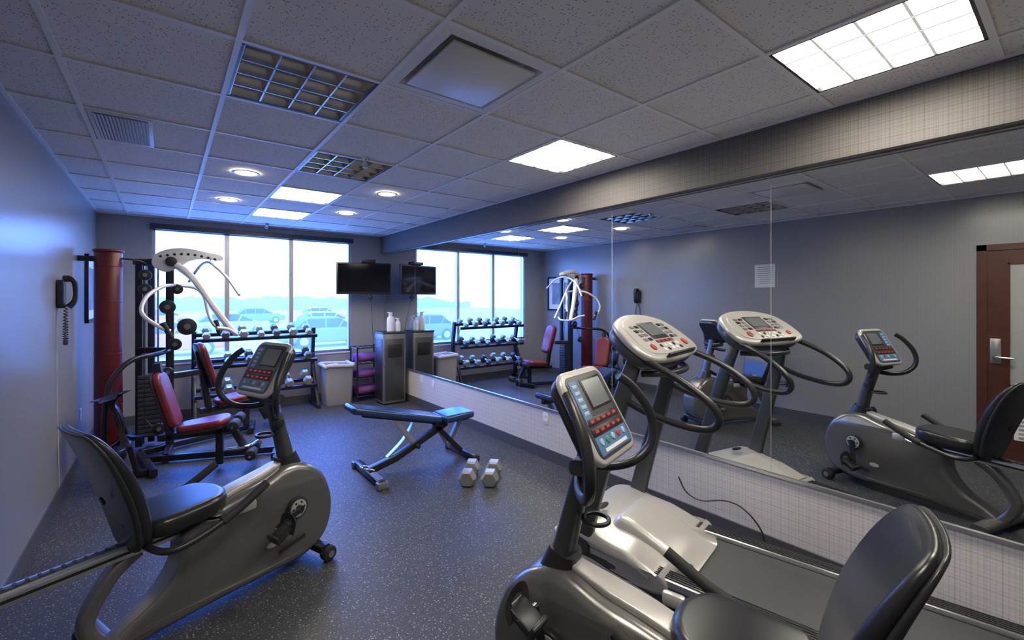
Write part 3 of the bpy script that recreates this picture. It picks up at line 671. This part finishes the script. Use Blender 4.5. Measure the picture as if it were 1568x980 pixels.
for (x,y,z,r) in ((.02,5.6,1.50,.07),(.18,5.5,1.30,.085),(-.16,5.62,1.82,.055),(-.16,5.62,1.68,.055),(.08,5.58,1.12,.06),(.02,5.5,.85,.05),(-.05,5.5,.3,.055),(.10,5.56,1.68,.05)):
    cyl('pulley',(x,y-.02,z),(x,y+.02,z),r,M_black,28,bev=.006); cyl('pulley_hub',(x,y-.028,z),(x,y+.028,z),r*.35,M_grey,16)
sweep('cable_run',[(-.16,5.6,1.82),(-.16,5.6,.4),(-.05,5.48,.25),(.02,5.48,.85),(.08,5.56,1.12),(.02,5.58,1.5)],.004,M_black,n=6,smooth=False)
sweep('side_hoop',[(-.42,5.1,.05),(-.42,5.1,.55),(-.38,5.13,.85),(-.25,5.2,1.02),(-.05,5.4,1.05),(.04,5.7,1.05)],.022,M_blackm)
beam('hoop_foot',[(-.5,5.1,.03),(-.1,5.05,.03)])
beam('mid_cross',[(-.22,5.9,1.05),(.04,5.72,1.05)]); beam('mid_arm',[(.04,5.72,.78),(.30,5.85,.78)])
def station(o,ang,tag,dz,bm_):
    global MX
    MX=Matrix.Translation(o)@rotm(0,0,ang)
    beam('seat_frame_'+tag,[(-.25,0,.33),(.32,0,.36)]); beam('seat_leg_'+tag,[(.22,0,.04),(.22,0,.36)],up=(1,0,0)); beam('back_frame_'+tag,[(-.16,0,.30),(-.27,0,1.0)],up=(1,0,0))
    SPL=smoothpoly([(-.16,-.12),(.0,-.15),(.16,-.16),(.22,-.1),(.235,0),(.22,.1),(.16,.16),(0,.15),(-.16,.12),(-.19,0)],4)
    pillow('seat_pad_'+tag,SPL,.035,.03,M_red,Matrix.Translation((.08,0,.425))@rotm(0,-.12,0))
    pillow('seat_pad_base_'+tag,SPL,.012,.004,M_black,Matrix.Translation((.08,0,.39))@rotm(0,-.12,0))
    BPL=[(-.10,-.24),(.10,-.24),(.125,-.11),(.13,.1),(.12,.21),(.05,.26),(-.05,.26),(-.12,.21),(-.13,.1),(-.125,-.11)]
    pillow('back_pad_'+tag,smoothpoly(BPL,4),.035,.03,M_red,frame_mat((-.19,0,.72+dz),(0,1,0),(-.28,0,.96),(.96,0,.28)))
    pillow('back_pad_base_'+tag,smoothpoly([(a*1.02,b*1.02) for a,b in BPL],4),.01,.004,M_black,frame_mat((-.225,0,.71+dz),(0,1,0),(-.28,0,.96),(.96,0,.28)))
    beam('leg_lever_'+tag,[(.33,0,.36),(.45,0,.12)],up=(1,0,0))
    for (x,z) in ((.36,.42),(.50,.14)):
        cyl('roller_pad_'+tag,(x,-.20,z),(x,-.05,z),.048,M_rub,22,bev=.01); cyl('roller_pad_'+tag,(x,.05,z),(x,.20,z),.048,M_rub,22,bev=.01); cyl('roller_bar_'+tag,(x,-.23,z),(x,.23,z),.012,M_chrome,10)
    MX=Matrix.Identity(4)
station((.20,4.94,0),math.radians(-16),'a',-.05,0); station((.56,5.98,0),math.radians(10),'b',.12,0)
sweep('curl_yoke',[(.45,4.8,.18),(.62,4.72,.2),(.72,4.85,.2),(.75,4.98,.18)],.015,M_chrome)
cushion('arm_pad',(-.32,5.0,.55),(.06,.16,.42),M_vinyl,(0,-.25,0)); beam('arm_pad_post',[(-.2,5.05,.05),(-.30,5.02,.5)],up=(1,0,0),w=.04,h=.04)
# ------------------------------------------------------------------ exterior
top()
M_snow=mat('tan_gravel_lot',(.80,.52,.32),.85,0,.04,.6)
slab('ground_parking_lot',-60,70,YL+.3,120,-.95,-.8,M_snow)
M_tree=mat('distant_treeline',(.50,.33,.20),.9,0,.3,.3)
VV=[];FF=[];n=160; hh=1.2
for k in range(n):
    x=-60+130*k/(n-1); hh=max(.6,min(2.4,hh+random.uniform(-.35,.35))); VV+=[(x,100,-.8),(x,100,hh),(x,101,hh),(x,101,-.8)]
for k in range(n-1):
    for e in range(3): FF.append([4*k+e,4*k+4+e,4*k+5+e,4*k+1+e])
o=finish('treeline',VV,FF,M_tree,False)
M_carglass=mat('car_glass',(.05,.035,.025),.5,0,.1,5,spec=.2)
def car(x,y,c,rot=0):
    group('parked_car',(x,y,-.8),rot); T=frame_mat((0,0,0),(1,0,0),(0,0,1),(0,-1,0))
    body=smoothpoly([(-2.2,.3),(-2.28,.6),(-2.15,.88),(-1.5,.96),(-.5,.97),(.9,.96),(1.8,.86),(2.22,.70),(2.28,.45),(2.15,.3),(1.0,.25),(-1.0,.25)],3)
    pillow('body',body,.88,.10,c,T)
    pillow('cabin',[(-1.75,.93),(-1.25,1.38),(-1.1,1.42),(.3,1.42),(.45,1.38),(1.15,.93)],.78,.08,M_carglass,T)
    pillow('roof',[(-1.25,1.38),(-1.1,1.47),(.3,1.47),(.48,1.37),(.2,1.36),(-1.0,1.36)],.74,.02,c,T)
    for a in (-.35,-1.2,.42): box('pillar',(a,-.79,1.17),(.07,.03,.45),c,rot=(0,-.35 if a<-1 else (.5 if a>.4 else 0),0),bev=0)
    for a in (-1.4,1.4):
        for s in (-1,1): cyl('wheel',(a,.7*s,.33),(a,.92*s,.33),.33,M_carglass,24,bev=.04); cyl('rim',(a,.915*s,.33),(a,.93*s,.33),.2,M_alu,16)
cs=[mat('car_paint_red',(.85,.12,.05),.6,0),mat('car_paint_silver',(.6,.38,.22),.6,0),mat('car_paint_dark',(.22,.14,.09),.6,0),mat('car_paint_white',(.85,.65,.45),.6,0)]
k=0
for (y,xs,st) in ((23,-6,6.3),(33,-9,6.0),(48,-13,6.6)):
    for q in range(7 if y<35 else 9):
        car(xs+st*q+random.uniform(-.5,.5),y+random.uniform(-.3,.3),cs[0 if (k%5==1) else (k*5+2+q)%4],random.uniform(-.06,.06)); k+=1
# ------------------------------------------------------------------ lights
w=bpy.data.worlds.new('sky_world'); sc.world=w; w.use_nodes=True; nt=w.node_tree; bg=nt.nodes['Background']
tc=nt.nodes.new('ShaderNodeTexCoord'); sp=nt.nodes.new('ShaderNodeSeparateXYZ'); nt.links.new(tc.outputs['Generated'],sp.inputs[0])
cr=nt.nodes.new('ShaderNodeValToRGB'); nt.links.new(sp.outputs[2],cr.inputs[0])
cr.color_ramp.elements[0].position=0.0; cr.color_ramp.elements[0].color=(.065,.12,.32,1)
e=cr.color_ramp.elements[1]; e.position=.5; e.color=(.040,.17,1,1)
e=cr.color_ramp.elements.new(.10); e.color=(.065,.15,.50,1)
e=cr.color_ramp.elements.new(.22); e.color=(.060,.23,1,1)
nt.links.new(cr.outputs[0],bg.inputs[0]); bg.inputs[1].default_value=19.0
ld=bpy.data.lights.new('window_portal','AREA'); ld.shape='RECTANGLE'; ld.size=WX1-WX0; ld.size_y=WZ1-WZ0; ld.cycles.is_portal=True
lo=bpy.data.objects.new('window_portal',ld); COL.objects.link(lo); lo.location=((WX0+WX1)/2,YL+.16,(WZ0+WZ1)/2); lo.rotation_euler=(math.radians(-90),0,0)
sc.view_settings.view_transform='Standard'; sc.view_settings.look='None'; sc.view_settings.exposure=.3
